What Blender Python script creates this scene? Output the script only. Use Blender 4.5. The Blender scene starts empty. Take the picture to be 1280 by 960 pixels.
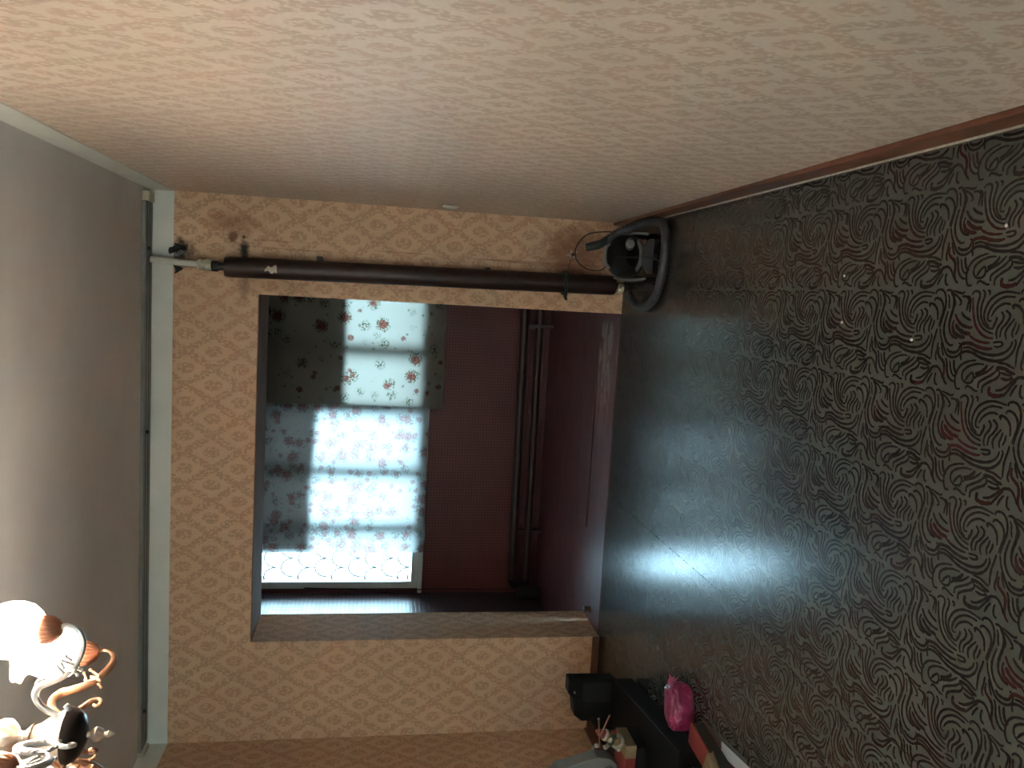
import bpy, bmesh, math, random
from mathutils import Vector, Matrix
random.seed(7)
S = bpy.context.scene
COL = S.collection
PI = math.pi

# ------------------------------------------------------------------ camera
F_PX = 1014.2
YAW, PITCH, ROLL = math.radians(-6.002), math.radians(-9.886), math.radians(2.179)
fwd = Vector((math.sin(YAW)*math.cos(PITCH), math.cos(YAW)*math.cos(PITCH), math.sin(PITCH)))
r0 = Vector((math.cos(YAW), -math.sin(YAW), 0.0))
u0 = r0.cross(fwd)
rgt = r0*math.cos(ROLL) + u0*math.sin(ROLL)
upv = -r0*math.sin(ROLL) + u0*math.cos(ROLL)
cd = bpy.data.cameras.new('camera'); cam = bpy.data.objects.new('camera', cd); COL.objects.link(cam)
cd.sensor_width = 36.0; cd.lens = F_PX/1280*36.0; cd.clip_start = 0.02
# the phone was held sideways: picture right = down, picture up = right-hand wall
cx, cy, cz = -upv, rgt, -fwd
cam.matrix_world = Matrix(((cx.x, cy.x, cz.x, 0), (cx.y, cy.y, cz.y, 0), (cx.z, cy.z, cz.z, 1.435), (0, 0, 0, 1)))
S.camera = cam

# ------------------------------------------------------------------ sky, light, exposure
SKY = (0.50, 0.80, 1.0); SKY_STRENGTH = 4.2
EXPOSURE = 2.85
BULB_W = 4.6
w = bpy.data.worlds.new('World'); S.world = w; w.use_nodes = True
bg = w.node_tree.nodes['Background']
bg.inputs[0].default_value = (*SKY, 1); bg.inputs[1].default_value = SKY_STRENGTH
S.view_settings.view_transform = 'Standard'; S.view_settings.look = 'None'
S.view_settings.exposure = EXPOSURE; S.view_settings.gamma = 1.0
S.view_settings.use_curve_mapping = False

# ------------------------------------------------------------------ room numbers
XR, XL, YB, YI, ZC = 0.475, -2.607, 4.606, 5.011, 2.612
YR = -1.7                       # wall behind the camera
JL, JR, ZO = -2.016, -0.047, 2.054
YF, XFL, XFR, ZF = 6.55, -2.46, 1.1, 2.42   # veranda
BAND = 2.492

# ------------------------------------------------------------------ node helpers
class NT:
    def __init__(s, name):
        s.m = bpy.data.materials.new(name); s.m.use_nodes = True
        s.t = s.m.node_tree; s.n = s.t.nodes; s.b = s.n['Principled BSDF']
        s.out = s.n['Material Output']
    def link(s, a, b): s.t.links.new(a, b)
    def new(s, typ, **kw):
        n = s.n.new(typ)
        for k, v in kw.items(): setattr(n, k, v)
        return n
    def put(s, sock, v):
        if hasattr(v, 'links'): s.link(v, sock)
        elif v is not None:
            if isinstance(v, (tuple, list)) and len(v) == 3 and sock.type == 'RGBA': v = (*v, 1)
            sock.default_value = v
    def math(s, op, a, b=None, c=None, clamp=False):
        n = s.new('ShaderNodeMath', operation=op, use_clamp=clamp)
        s.put(n.inputs[0], a)
        if b is not None: s.put(n.inputs[1], b)
        if c is not None: s.put(n.inputs[2], c)
        return n.outputs[0]
    def vmath(s, op, a, b=None):
        n = s.new('ShaderNodeVectorMath', operation=op)
        s.put(n.inputs[0], a)
        if b is not None: s.put(n.inputs[1], b)
        return n.outputs['Value'] if op in ('LENGTH', 'DISTANCE', 'DOT_PRODUCT') else n.outputs[0]
    def mix(s, f, a, b):
        n = s.new('ShaderNodeMix', data_type='RGBA')
        s.put(n.inputs[0], f); s.put(n.inputs[6], a); s.put(n.inputs[7], b)
        return n.outputs[2]
    def ss(s, v, lo, hi):
        n = s.new('ShaderNodeMapRange', interpolation_type='SMOOTHSTEP')
        s.put(n.inputs[0], v); n.inputs[1].default_value = lo; n.inputs[2].default_value = hi
        return n.outputs[0]
    def uv(s): return s.new('ShaderNodeTexCoord').outputs['UV']
    def obj(s): return s.new('ShaderNodeTexCoord').outputs['Object']
    def pos(s): return s.new('ShaderNodeNewGeometry').outputs['Position']
    def scale(s, v, sc):
        return s.vmath('MULTIPLY', v, sc)
    def noise(s, v, scale, detail=3, rough=.55, dist=0.0, col=False):
        n = s.new('ShaderNodeTexNoise'); s.put(n.inputs['Vector'], v)
        n.inputs['Scale'].default_value = scale; n.inputs['Detail'].default_value = detail
        n.inputs['Roughness'].default_value = rough; n.inputs['Distortion'].default_value = dist
        return n.outputs[1] if col else n.outputs[0]
    def vor(s, v, scale, feature='F1', rnd=1.0):
        n = s.new('ShaderNodeTexVoronoi', feature=feature); s.put(n.inputs['Vector'], v)
        n.inputs['Scale'].default_value = scale; n.inputs['Randomness'].default_value = rnd
        return n
    def sep(s, v):
        n = s.new('ShaderNodeSeparateXYZ'); s.put(n.inputs[0], v); return n.outputs
    def comb(s, x=0., y=0., z=0.):
        n = s.new('ShaderNodeCombineXYZ'); s.put(n.inputs[0], x); s.put(n.inputs[1], y); s.put(n.inputs[2], z)
        return n.outputs[0]
    def bump(s, h, strength=.3, dist=.003):
        n = s.new('ShaderNodeBump'); n.inputs['Strength'].default_value = strength
        n.inputs['Distance'].default_value = dist; s.put(n.inputs['Height'], h)
        s.link(n.outputs[0], s.b.inputs['Normal'])
    def base(s, c, rough=.6, metal=0.0, spec=None):
        s.put(s.b.inputs['Base Color'], c); s.put(s.b.inputs['Roughness'], rough)
        s.b.inputs['Metallic'].default_value = metal
        if spec is not None: s.b.inputs['Specular IOR Level'].default_value = spec
        return s.m

def plain(name, c, rough=.5, metal=0., var=.25, scale=14., bump=0.0, spec=None):
    """colour with slight mottling and grain"""
    N = NT(name)
    n = N.noise(N.obj(), scale, 4)
    f = N.ss(n, .3, .75)
    d = tuple(x*(1-var) for x in c)
    N.base(N.mix(f, d, c), rough, metal, spec)
    if bump: N.bump(N.noise(N.obj(), scale*9, 3), bump, .002)
    return N.m

def wallpaper(name, ground, orn, orn2, rough, stains=False, spec=.35):
    """damask: a lattice of leafy diamonds with a sprig in each"""
    N = NT(name); uv = N.uv()
    wob = N.vmath('SUBTRACT', N.noise(uv, 26, 2, col=True), (.5, .5, .5))
    p = N.vmath('ADD', uv, N.scale(wob, (.016, .02, 0)))
    x, y, _ = N.sep(p)
    s_ = N.math('ADD', N.math('DIVIDE', x, .185), N.math('DIVIDE', y, .285))
    t_ = N.math('SUBTRACT', N.math('DIVIDE', x, .185), N.math('DIVIDE', y, .285))
    fold = lambda v: N.math('ABSOLUTE', N.math('SUBTRACT', N.math('FRACT', N.math('ADD', v, 20.5)), .5))
    fs, ft = fold(s_), fold(t_)
    mxf = N.math('MAXIMUM', fs, ft)
    rad = N.math('SQRT', N.math('ADD', N.math('MULTIPLY', fs, fs), N.math('MULTIPLY', ft, ft)))
    # scalloped outline: the leaves of the lattice bulge in turns
    scal = N.math('MULTIPLY', N.math('SINE', N.math('MULTIPLY', N.math('MINIMUM', fs, ft), 38.)), .022)
    mxf = N.math('ADD', mxf, scal)
    leaf = N.noise(N.scale(uv, (1, .62, 1)), 82, 2.5, .55)
    leaf = N.ss(leaf, .38, .54)
    band = N.ss(mxf, .350, .40)
    core = N.math('SUBTRACT', 1.0, N.ss(rad, .20, .27))
    vein = N.math('SUBTRACT', 1.0, N.ss(N.math('ABSOLUTE', N.math('SUBTRACT', mxf, .30)), .01, .03))
    orn_m = N.math('MAXIMUM', N.math('MULTIPLY', band, leaf), N.math('MULTIPLY', core, leaf))
    orn_m = N.math('MAXIMUM', orn_m, N.math('MULTIPLY', N.math('MULTIPLY', vein, leaf), .22))
    big = N.noise(uv, 2.4, 3)
    oc = N.mix(N.ss(N.noise(uv, 7, 1), .42, .6), orn, orn2)
    g = N.mix(N.ss(big, .3, .75), tuple(k*.9 for k in ground), ground)
    col = N.mix(N.math('MULTIPLY', orn_m, .8), g, oc)
    thread = N.noise(N.scale(uv, (900, 60, 1)), 1.0, 1)
    col = N.mix(N.math('MULTIPLY', N.ss(thread, .45, .7), .10), col, tuple(k*.6 for k in ground))
    if stains:
        P = N.pos()
        def blot(cen, sc, lo, hi, amount, color, col, nz=22., na=.9):
            d = N.vmath('LENGTH', N.vmath('MULTIPLY', N.vmath('SUBTRACT', P, cen), sc))
            d = N.math('ADD', d, N.math('MULTIPLY', N.math('SUBTRACT', N.noise(P, nz, 5, .65), .5), na))
            m = N.math('SUBTRACT', 1.0, N.ss(d, lo, hi))
            return N.mix(N.math('MULTIPLY', m, amount), col, color)
        # rusty damp
        col = blot((.27, YB, .30), (5.2, 1, 4.6), .35, 1.25, .72, (.20, .065, .032), col)
        col = blot((.33, YB, 2.19), (14, 1, 5), .2, 1.0, .45, (.22, .07, .02), col)
        col = blot((.255, YB, 2.19), (22, 1, 26), .3, .9, .8, (.13, .04, .015), col)
        col = blot((.02, YB, 1.98), (9, 1, 3.6), .2, 1.0, .35, (.16, .09, .04), col)
        # black mould
        col = blot((.185, YB, 2.132), (12, 1, 34), .25, 1.1, .97, (.012, .010, .010), col, 60, 1.3)
        col = blot((.255, YB, 2.136), (60, 1, 60), .2, .8, .9, (.014, .012, .012), col, 60, .8)
        col = blot((.165, YB, 2.455), (11, 1, 15), .2, 1.0, .95, (.015, .013, .014), col, 40, 1.4)
        col = blot((.16, YB, 2.40), (12, 1, 24), .0, .7, .6, (.05, .035, .03), col, 50, 1.5)
        col = blot((-.02, YB, 2.13), (9, 1, 26), .1, .9, .5, (.05, .03, .02), col, 50, 1.3)
        # long scratches along the wall by the pipe
        px, py, pz = N.sep(P)
        ln = N.noise(N.comb(N.math('MULTIPLY', px, 60.), 0., N.math('MULTIPLY', pz, .9)), 1.0, 2)
        inz = N.math('MULTIPLY', N.ss(px, .19, .21), N.math('SUBTRACT', 1.0, N.ss(px, .25, .28)))
        inz = N.math('MULTIPLY', inz, N.math('SUBTRACT', 1.0, N.ss(pz, 2.05, 2.2)))
        col = N.mix(N.math('MULTIPLY', N.math('MULTIPLY', inz, N.ss(ln, .56, .62)), .45), col, (.16, .06, .03))
    N.base(col, rough, 0, spec)
    N.bump(orn_m, .25, .0012)
    return N.m

def linoleum(ink=None):
    """ink None: the grey-green ground; otherwise the print lying on it, with the same wear, fading and gloss"""
    N = NT('linoleum' if ink is None else 'linoleum_print'); P = N.pos()
    if ink is None:
        ground = N.mix(N.ss(N.noise(P, 1.7, 4), .35, .7), GROUND_A, GROUND_B)
        col = N.mix(N.math('MULTIPLY', N.ss(N.noise(P, 160, 2), .5, .7), .25), ground, tuple(k*.7 for k in GROUND_A))
    else:
        col = N.mix(N.ss(N.noise(P, 5.5, 2), .38, .58), ink[0], ink[1])
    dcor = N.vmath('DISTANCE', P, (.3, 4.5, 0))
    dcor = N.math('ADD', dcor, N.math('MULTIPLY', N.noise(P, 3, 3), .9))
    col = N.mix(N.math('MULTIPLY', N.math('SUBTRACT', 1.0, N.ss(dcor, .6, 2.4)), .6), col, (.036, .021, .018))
    # the print fades into one dull tone towards the veranda
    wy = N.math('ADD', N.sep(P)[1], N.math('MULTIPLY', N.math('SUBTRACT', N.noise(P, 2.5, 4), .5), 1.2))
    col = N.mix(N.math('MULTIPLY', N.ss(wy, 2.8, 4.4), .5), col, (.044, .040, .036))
    streak = N.noise(N.scale(P, (2.5, 22., 1)), 2.2, 4, .6)
    rg = N.noise(N.scale(P, (3, 1.2, 1)), 3.0, 5, .6)
    rough = N.math('ADD', .12, N.math('ADD', N.math('MULTIPLY', rg, .10), N.math('MULTIPLY', streak, .08)))
    N.base(col, rough, 0, .42)
    N.bump(N.noise(N.scale(P, (3, 1, 1)), 5, 3), .05, .003)
    return N.m
GROUND_A, GROUND_B = (.071, .073, .062), (.083, .089, .074)

def veranda_tile(name, c1, grout, rough, cell=.024):
    N = NT(name); uv = N.uv()
    x, y, _ = N.sep(uv)
    fx = N.math('ABSOLUTE', N.math('SUBTRACT', N.math('FRACT', N.math('DIVIDE', x, cell)), .5))
    fy = N.math('ABSOLUTE', N.math('SUBTRACT', N.math('FRACT', N.math('DIVIDE', y, cell)), .5))
    g = N.ss(N.math('MAXIMUM', fx, fy), .34, .46)
    n = N.ss(N.noise(uv, 3, 3), .3, .7)
    col = N.mix(g, N.mix(n, tuple(k*.8 for k in c1), c1), grout)
    N.base(col, rough, 0, .5)
    N.bump(N.math('SUBTRACT', 1.0, g), .6, .002)
    return N.m

def red_paint(name, chips=False):
    N = NT(name); P = N.pos()
    n = N.noise(N.scale(P, (1, 4, 1)), 3, 5)
    col = N.mix(N.ss(n, .3, .7), (.10, .026, .027), (.14, .038, .040))
    if chips:
        nn = N.noise(N.scale(P, (1, 2.2, 1)), 7, 5, .65)
        px, py, _ = N.sep(P)
        zone = N.math('MULTIPLY', N.ss(px, -.95, -.3), N.math('SUBTRACT', 1.0, N.ss(px, -.14, -.08)))
        zone = N.math('MULTIPLY', zone, N.math('MULTIPLY', N.ss(py, 4.70, 4.76), N.math('SUBTRACT', 1.0, N.ss(py, 5.0, 5.06))))
        m = N.math('MULTIPLY', N.ss(nn, .46, .51), zone)
        col = N.mix(N.math('MULTIPLY', m, .95), col, (.27, .235, .215))
    N.base(col, N.math('ADD', .26, N.math('MULTIPLY', N.noise(P, 6, 4), .2)), 0, .5)
    N.bump(N.noise(N.scale(P, (1, 5, 1)), 8, 4), .25, .003)
    return N.m

def cloth(name, white, dense, trans=.72, thick=1.0):
    """printed cotton: roses, leaves and small buds; light shines through"""
    N = NT(name); uv = N.uv()
    wob = N.scale(N.vmath('SUBTRACT', N.noise(uv, 55, 3, col=True), (.5, .5, .5)), (.035, .035, 0))
    p = N.vmath('ADD', uv, wob)
    if dense:
        s1, s2, s3 = 9.5, 12.0, 26.0
        r1, r2 = (.26, .40), (.22, .34)
        red, red2, green = (.50, .26, .26), (.66, .44, .42), (.34, .40, .36)
    else:
        s1, s2, s3 = 6.8, 7.0, 15.0
        r1, r2 = (.18, .30), (.14, .21)
        red, red2, green = (.22, .035, .022), (.45, .14, .10), (.10, .12, .045)
    v1 = N.vor(p, s1, 'F1', .75); d1 = v1.outputs['Distance']
    # the leaves: a ragged ring round each rose
    leafn = N.noise(uv, 62 if not dense else 50, 3, .6)
    ring = N.math('MULTIPLY', N.math('SUBTRACT', 1.0, N.ss(d1, r1[1], r1[1]+.16)), N.ss(leafn, .46, .56))
    rose = N.math('SUBTRACT', 1.0, N.ss(d1, r1[0], r1[1]))
    pet = N.ss(N.noise(uv, 70, 2, .5), .42, .6)
    v2 = N.vor(N.vmath('ADD', p, (3.31, 1.77, 0)), s2, 'F1', .9); d2 = v2.outputs['Distance']
    bud = N.math('SUBTRACT', 1.0, N.ss(d2, r2[0], r2[1]))
    v3 = N.vor(N.vmath('ADD', p, (7.1, 4.2, 0)), s3, 'F1', 1.0)
    speck = N.math('SUBTRACT', 1.0, N.ss(v3.outputs['Distance'], .10, .2))
    col = N.mix(N.math('MULTIPLY', speck, .55), white, green)
    col = N.mix(N.math('MULTIPLY', ring, .85), col, green)
    col = N.mix(N.math('MULTIPLY', bud, .8), col, N.mix(pet, red, red2))
    col = N.mix(N.math('MULTIPLY', rose, .9), col, N.mix(pet, red, red2))
    N.n.remove(N.b)
    d = N.new('ShaderNodeBsdfDiffuse'); t = N.new('ShaderNodeBsdfTranslucent'); mx = N.new('ShaderNodeMixShader')
    N.put(d.inputs[0], col); N.put(t.inputs[0], N.scale(col, (thick, thick, thick))); mx.inputs[0].default_value = trans
    N.link(d.outputs[0], mx.inputs[1]); N.link(t.outputs[0], mx.inputs[2]); N.link(mx.outputs[0], N.out.inputs[0])
    return N.m

def sheer(name, c, trans):
    N = NT(name); N.n.remove(N.b)
    col = N.mix(N.ss(N.noise(N.obj(), 5, 4), .3, .75), tuple(k*.7 for k in c), c)
    d = N.new('ShaderNodeBsdfDiffuse'); t = N.new('ShaderNodeBsdfTranslucent'); mx = N.new('ShaderNodeMixShader')
    N.put(d.inputs[0], col); N.put(t.inputs[0], col); mx.inputs[0].default_value = trans
    N.link(d.outputs[0], mx.inputs[1]); N.link(t.outputs[0], mx.inputs[2]); N.link(mx.outputs[0], N.out.inputs[0])
    return N.m

def glass_pane(name):
    N = NT(name); N.n.remove(N.b)
    g = N.new('ShaderNodeBsdfGlossy'); g.inputs[1].default_value = .03
    t = N.new('ShaderNodeBsdfTransparent'); t.inputs[0].default_value = (.93, .97, .97, 1)
    mx = N.new('ShaderNodeMixShader'); fr = N.new('ShaderNodeFresnel'); fr.inputs[0].default_value = 1.45
    N.link(fr.outputs[0], mx.inputs[0]); N.link(t.outputs[0], mx.inputs[1]); N.link(g.outputs[0], mx.inputs[2])
    N.link(mx.outputs[0], N.out.inputs[0])
    return N.m

def bulb_mat(name, c, e):
    N = NT(name); N.base(c, .3)
    N.put(N.b.inputs['Emission Color'], c); N.b.inputs['Emission Strength'].default_value = e
    return N.m

M = dict(
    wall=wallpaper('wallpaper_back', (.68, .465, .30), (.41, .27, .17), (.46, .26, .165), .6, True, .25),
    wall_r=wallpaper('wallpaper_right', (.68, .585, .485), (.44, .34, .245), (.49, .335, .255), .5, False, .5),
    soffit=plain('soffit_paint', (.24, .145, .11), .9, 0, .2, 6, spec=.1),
    ceil=plain('ceiling_paint', (.72, .70, .685), .75, 0, .12, 2.0, .1),
    band=plain('band_paint', (.70, .74, .70), .6, 0, .10, 5., .1),
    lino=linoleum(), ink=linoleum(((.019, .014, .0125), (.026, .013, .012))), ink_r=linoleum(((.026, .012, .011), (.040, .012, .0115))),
    red=red_paint('red_floor_paint'), red_chip=red_paint('red_floor_paint_chipped', True),
    vtile=veranda_tile('veranda_tile_panel', (.16, .032, .028), (.05, .011, .010), .42),
    vtile_l=veranda_tile('veranda_tile_panel_side', (.12, .07, .075), (.028, .012, .013), .3, .032),
    vceil=plain('veranda_ceiling', (.25, .2, .18), .8),
    outside=plain('outer_wall_plaster', (.5, .48, .45), .9),
    skirt=plain('baseboard_wood', (.19, .070, .034), .42, 0, .35, 20, .15),
    skirt_d=plain('baseboard_dark_wood', (.13, .05, .025), .5, 0, .3, 20, .1),
    frame=plain('window_paint', (.62, .63, .60), .45, 0, .15, 9, .1),
    maroon=plain('maroon_pipe_paint', (.030, .013, .012), .42, 0, .4, 18, .25),
    maroon2=plain('veranda_pipe_paint', (.045, .015, .013), .45, 0, .35, 12, .15),
    plastic_w=plain('white_plastic', (.62, .62, .55), .4, 0, .12, 20),
    cream=plain('cream_plastic', (.52, .49, .36), .45, 0, .2, 25),
    steel_d=plain('dark_steel', (.05, .05, .045), .45, .6, .3, 30, .2),
    rust=plain('rusty_iron', (.16, .07, .04), .8, .3, .5, 60, .4),
    plaster=plain('bare_plaster', (.48, .42, .36), .9, 0, .3, 60, .4),
    paper_dark=plain('mouldy_paper', (.035, .032, .036), .9, 0, .5, 50, .3),
    paper_grey=plain('torn_paper_back', (.30, .28, .30), .9, 0, .4, 40, .3),
    rail=plain('rail_paint', (.20, .21, .195), .5, 0, .15, 8),
    black=plain('black_plastic', (.006, .0055, .0055), .5, 0, .3, 12, spec=.25),
    black_m=plain('black_matt', (.006, .0055, .0055), .7, 0, .3, 12),
    lacquer=plain('black_lacquer', (.005, .0045, .0045), .55, 0, .2, 6, spec=.2),
    grey_p=plain('grey_plastic', (.040, .041, .043), .4, 0, .2, 14),
    grey_l=plain('light_grey_plastic', (.16, .165, .165), .4, 0, .2, 14),
    hose=plain('hose_plastic', (.030, .034, .039), .42, 0, .3, 20),
    chrome=plain('chrome', (.6, .6, .6), .3, 1.0, .1, 10),
    pink=None,
    bronze=plain('bronze_metal', (.54, .30, .19), .34, .85, .25, 40, .1),
    arm_lit=plain('arm_metal_lit', (.62, .64, .66), .30, .85, .2, 40, .1),
    gilt=plain('gilded_metal', (.60, .50, .42), .36, .75, .25, 40, .1),
    bowl_d=plain('dark_bowl_metal', (.03, .022, .022), .3, .5, .3, 20),
    cup_m=plain('copper_cup', (.42, .19, .12), .4, .7, .25, 40, .1),
    bulb=bulb_mat('bulb_glow', (1.0, .86, .70), 40.0), bulb_off=plain('bulb_glass', (.8, .8, .78), .1),
    pane=glass_pane('window_glass'),
    red_card=plain('red_card', (.20, .024, .018), .5, 0, .25, 12),
    paper=plain('white_paper', (.42, .45, .47), .8, 0, .1, 12),
    paper_y=plain('yellowed_paper', (.30, .235, .13), .8, 0, .25, 30),
    dark_card=plain('dark_card', (.03, .032, .028), .6, 0, .3, 20),
    box_grey=plain('pale_grey_box', (.18, .205, .20), .5, 0, .1, 5),
    box_grey2=plain('pale_grey_panel', (.12, .14, .14), .5, 0, .1, 5),
    toy_white=plain('toy_white', (.40, .38, .33), .6, 0, .3, 60, .3),
    toy_red=plain('toy_red', (.24, .03, .024), .6, 0, .3, 60, .2),
    toy_green=plain('toy_green', (.035, .10, .04), .7, 0, .3, 60, .2),
    toy_tan=plain('toy_tan', (.24, .145, .07), .7, 0, .3, 60, .2),
    twig=plain('bare_wood', (.25, .14, .07), .7, 0, .3, 60, .2),
    green_rag=plain('green_rag', (.045, .085, .06), .9, 0, .4, 60, .4),
    cable=plain('black_cable', (.012, .009, .009), .5),
    grille=plain('weathered_iron', (.16, .17, .17), .5),
)
_N = NT('pink_film')
M['pink'] = _N.base(_N.mix(_N.ss(_N.noise(_N.obj(), 18, 4), .35, .7), (.19, .009, .055), (.31, .020, .10)), .3, 0, .6)
_N.bump(_N.noise(_N.obj(), 40, 4), .5, .006)
M['cloth_r'] = cloth('rose_cotton', (.72, .63, .53), False, .80, .19)
M['cloth_l'] = cloth('pink_rose_cotton', (.80, .78, .75), True, .82, .34)
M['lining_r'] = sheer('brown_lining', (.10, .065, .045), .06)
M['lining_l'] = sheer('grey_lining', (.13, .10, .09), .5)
M['sky_tint'] = sheer('sky_tint_cloth', (1.0, .725, .575), .92)  # unseen cloth, added to take the blue out of the rear light
M['shade'] = None
_N = NT('frosted_shade'); _N.n.remove(_N.b)
_d = _N.new('ShaderNodeBsdfDiffuse'); _t = _N.new('ShaderNodeBsdfTranslucent'); _x = _N.new('ShaderNodeMixShader')
_c = _N.mix(_N.ss(_N.noise(_N.obj(), 30, 3), .3, .7), (.84, .80, .73), (.92, .89, .84))
_N.put(_d.inputs[0], _c); _N.put(_t.inputs[0], _c); _x.inputs[0].default_value = .6
_g = _N.new('ShaderNodeBsdfGlossy'); _g.inputs[1].default_value = .15
_y = _N.new('ShaderNodeMixShader'); _y.inputs[0].default_value = .06
_N.link(_d.outputs[0], _x.inputs[1]); _N.link(_t.outputs[0], _x.inputs[2])
_N.link(_x.outputs[0], _y.inputs[1]); _N.link(_g.outputs[0], _y.inputs[2]); _N.link(_y.outputs[0], _N.out.inputs[0])
M['shade'] = _N.m

# ------------------------------------------------------------------ mesh helpers
def origin_of(o):
    v = Vector((0, 0, 0))
    while o is not None:
        v += Vector(o.location); o = o.parent
    return v

class MB:
    def __init__(s): s.bm = bmesh.new()
    def box(s, lo, hi, bev=0.0, rot=None, seg=2):
        t = bmesh.new(); bmesh.ops.create_cube(t, size=1)
        c = [(a+b)/2 for a, b in zip(lo, hi)]; d = [abs(b-a) for a, b in zip(lo, hi)]
        for v in t.verts: v.co = Vector((v.co.x*d[0], v.co.y*d[1], v.co.z*d[2]))
        if bev: bmesh.ops.bevel(t, geom=t.edges[:], offset=bev, segments=seg, profile=.5, affect='EDGES')
        mt = Matrix.Translation(c) @ (rot.to_4x4() if rot else Matrix.Identity(4))
        t.transform(mt); s._add(t); return s
    def _add(s, t):
        me = bpy.data.meshes.new('tmp'); t.to_mesh(me); t.free(); s.bm.from_mesh(me); bpy.data.meshes.remove(me)
    def tube(s, pts, r, seg=10, caps=True, smooth=True, flat=1.0):
        P = [Vector(p) for p in pts]
        if smooth and len(P) > 2: P = spline(P, 5)
        n = len(P); R = r if callable(r) else (lambda u: r)
        rings = []; up = None
        for i, p in enumerate(P):
            t = (P[min(i+1, n-1)]-P[max(i-1, 0)]).normalized()
            if up is None:
                up = t.orthogonal().normalized()
            up = (up - t*up.dot(t)); up = up.normalized() if up.length > 1e-6 else t.orthogonal().normalized()
            sd = t.cross(up); rr = R(i/(n-1))
            rings.append([s.bm.verts.new(p + (up*math.cos(a)*flat + sd*math.sin(a))*rr) for a in (2*PI*k/seg for k in range(seg))])
        for A, B in zip(rings, rings[1:]):
            for k in range(seg): s.bm.faces.new((A[k], A[(k+1) % seg], B[(k+1) % seg], B[k]))
        if caps:
            s.bm.faces.new(rings[0][::-1]); s.bm.faces.new(rings[-1])
        return s
    def lathe(s, prof, loc=(0, 0, 0), seg=24, mod=None, mat=None):
        """prof: list of (r, z); mod(angle, i) scales the radius"""
        rings = []; L = Vector(loc)
        for i, (r, z) in enumerate(prof):
            if r < 1e-6:
                rings.append([s.bm.verts.new(L+(mat @ Vector((0, 0, z)) if mat else Vector((0, 0, z))))]); continue
            row = []
            for k in range(seg):
                a = 2*PI*k/seg; rr = r*(mod(a, i) if mod else 1)
                v = Vector((rr*math.cos(a), rr*math.sin(a), z)); row.append(s.bm.verts.new(L+(mat @ v if mat else v)))
            rings.append(row)
        for A, B in zip(rings, rings[1:]):
            if len(A) == 1 and len(B) == 1: continue
            for k in range(seg):
                j = (k+1) % seg
                if len(A) == 1: s.bm.faces.new((A[0], B[j], B[k]))
                elif len(B) == 1: s.bm.faces.new((A[k], A[j], B[0]))
                else: s.bm.faces.new((A[k], A[j], B[j], B[k]))
        return s
    def grid(s, nu, nv, fn, uvfn=None):
        V = [[s.bm.verts.new(fn(i/nu, j/nv)) for j in range(nv+1)] for i in range(nu+1)]
        lay = s.bm.loops.layers.uv.verify() if uvfn else None
        for i in range(nu):
            for j in range(nv):
                f = s.bm.faces.new((V[i][j], V[i+1][j], V[i+1][j+1], V[i][j+1]))
                if uvfn:
                    for lp, (a, b) in zip(f.loops, ((i, j), (i+1, j), (i+1, j+1), (i, j+1))): lp[lay].uv = uvfn(a/nu, b/nv)
        return s
    def ball(s, c, r, sc=(1, 1, 1), seg=16):
        t = bmesh.new(); bmesh.ops.create_uvsphere(t, u_segments=seg, v_segments=seg//2+2, radius=r)
        for v in t.verts: v.co = Vector((v.co.x*sc[0]+c[0], v.co.y*sc[1]+c[1], v.co.z*sc[2]+c[2]))
        s._add(t); return s
    def prism(s, poly, d, bev=0.0):
        """poly: 3-D points of a flat outline, pushed along d"""
        t = bmesh.new(); a = [t.verts.new(p) for p in poly]; b = [t.verts.new(Vector(p)+Vector(d)) for p in poly]
        n = len(a); t.faces.new(a); t.faces.new(b[::-1])
        for k in range(n): t.faces.new((a[k], b[k], b[(k+1) % n], a[(k+1) % n]))
        bmesh.ops.recalc_face_normals(t, faces=t.faces[:])
        if bev: bmesh.ops.bevel(t, geom=t.edges[:], offset=bev, segments=2, profile=.5, affect='EDGES')
        s._add(t); return s
    def jitter(s, a):
        for v in s.bm.verts: v.co += Vector((random.uniform(-a, a), random.uniform(-a, a), random.uniform(-a, a)))
        return s
    def wall_uv(s):
        lay = s.bm.loops.layers.uv.verify(); s.bm.normal_update()
        for f in s.bm.faces:
            n = f.normal
            for lp in f.loops:
                c = lp.vert.co
                if abs(n.y) > .7: lp[lay].uv = (c.x, c.z)
                elif abs(n.x) > .7: lp[lay].uv = (c.y, c.z)
                else: lp[lay].uv = (c.x, c.y)
        return s
    def build(s, name, mat, parent=None, smooth=True, recalc=True, **props):
        if recalc: bmesh.ops.recalc_face_normals(s.bm, faces=s.bm.faces[:])
        o0 = origin_of(parent)
        for v in s.bm.verts: v.co -= o0
        me = bpy.data.meshes.new(name); s.bm.to_mesh(me); s.bm.free()
        me.materials.append(mat)
        if smooth:
            me.polygons.foreach_set('use_smooth', [True]*len(me.polygons))
            try: me.set_sharp_from_angle(angle=math.radians(40))
            except Exception: pass
        o = bpy.data.objects.new(name, me); COL.objects.link(o)
        if parent is not None: o.parent = parent
        for k, v in props.items(): o[k] = v
        return o

def spline(P, k):
    out = []
    n = len(P)
    for i in range(n-1):
        a, b, c, d = P[max(i-1, 0)], P[i], P[i+1], P[min(i+2, n-1)]
        for j in range(k):
            t = j/k
            out.append(.5*((2*b)+(c-a)*t+(2*a-5*b+4*c-d)*t*t+(-a+3*b-3*c+d)*t**3))
    out.append(P[-1]); return out

def thing(name, loc, label, cat, group=None):
    o = bpy.data.objects.new(name, None); COL.objects.link(o); o.location = loc
    o.empty_display_size = .05
    o['label'] = label; o['category'] = cat
    if group: o['group'] = group
    return o
def struct(name, mb, mat, parent=None, smooth=False, **kw):
    if parent is None: kw['kind'] = 'structure'
    return mb.build(name, mat, parent, smooth, **kw)

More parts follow.
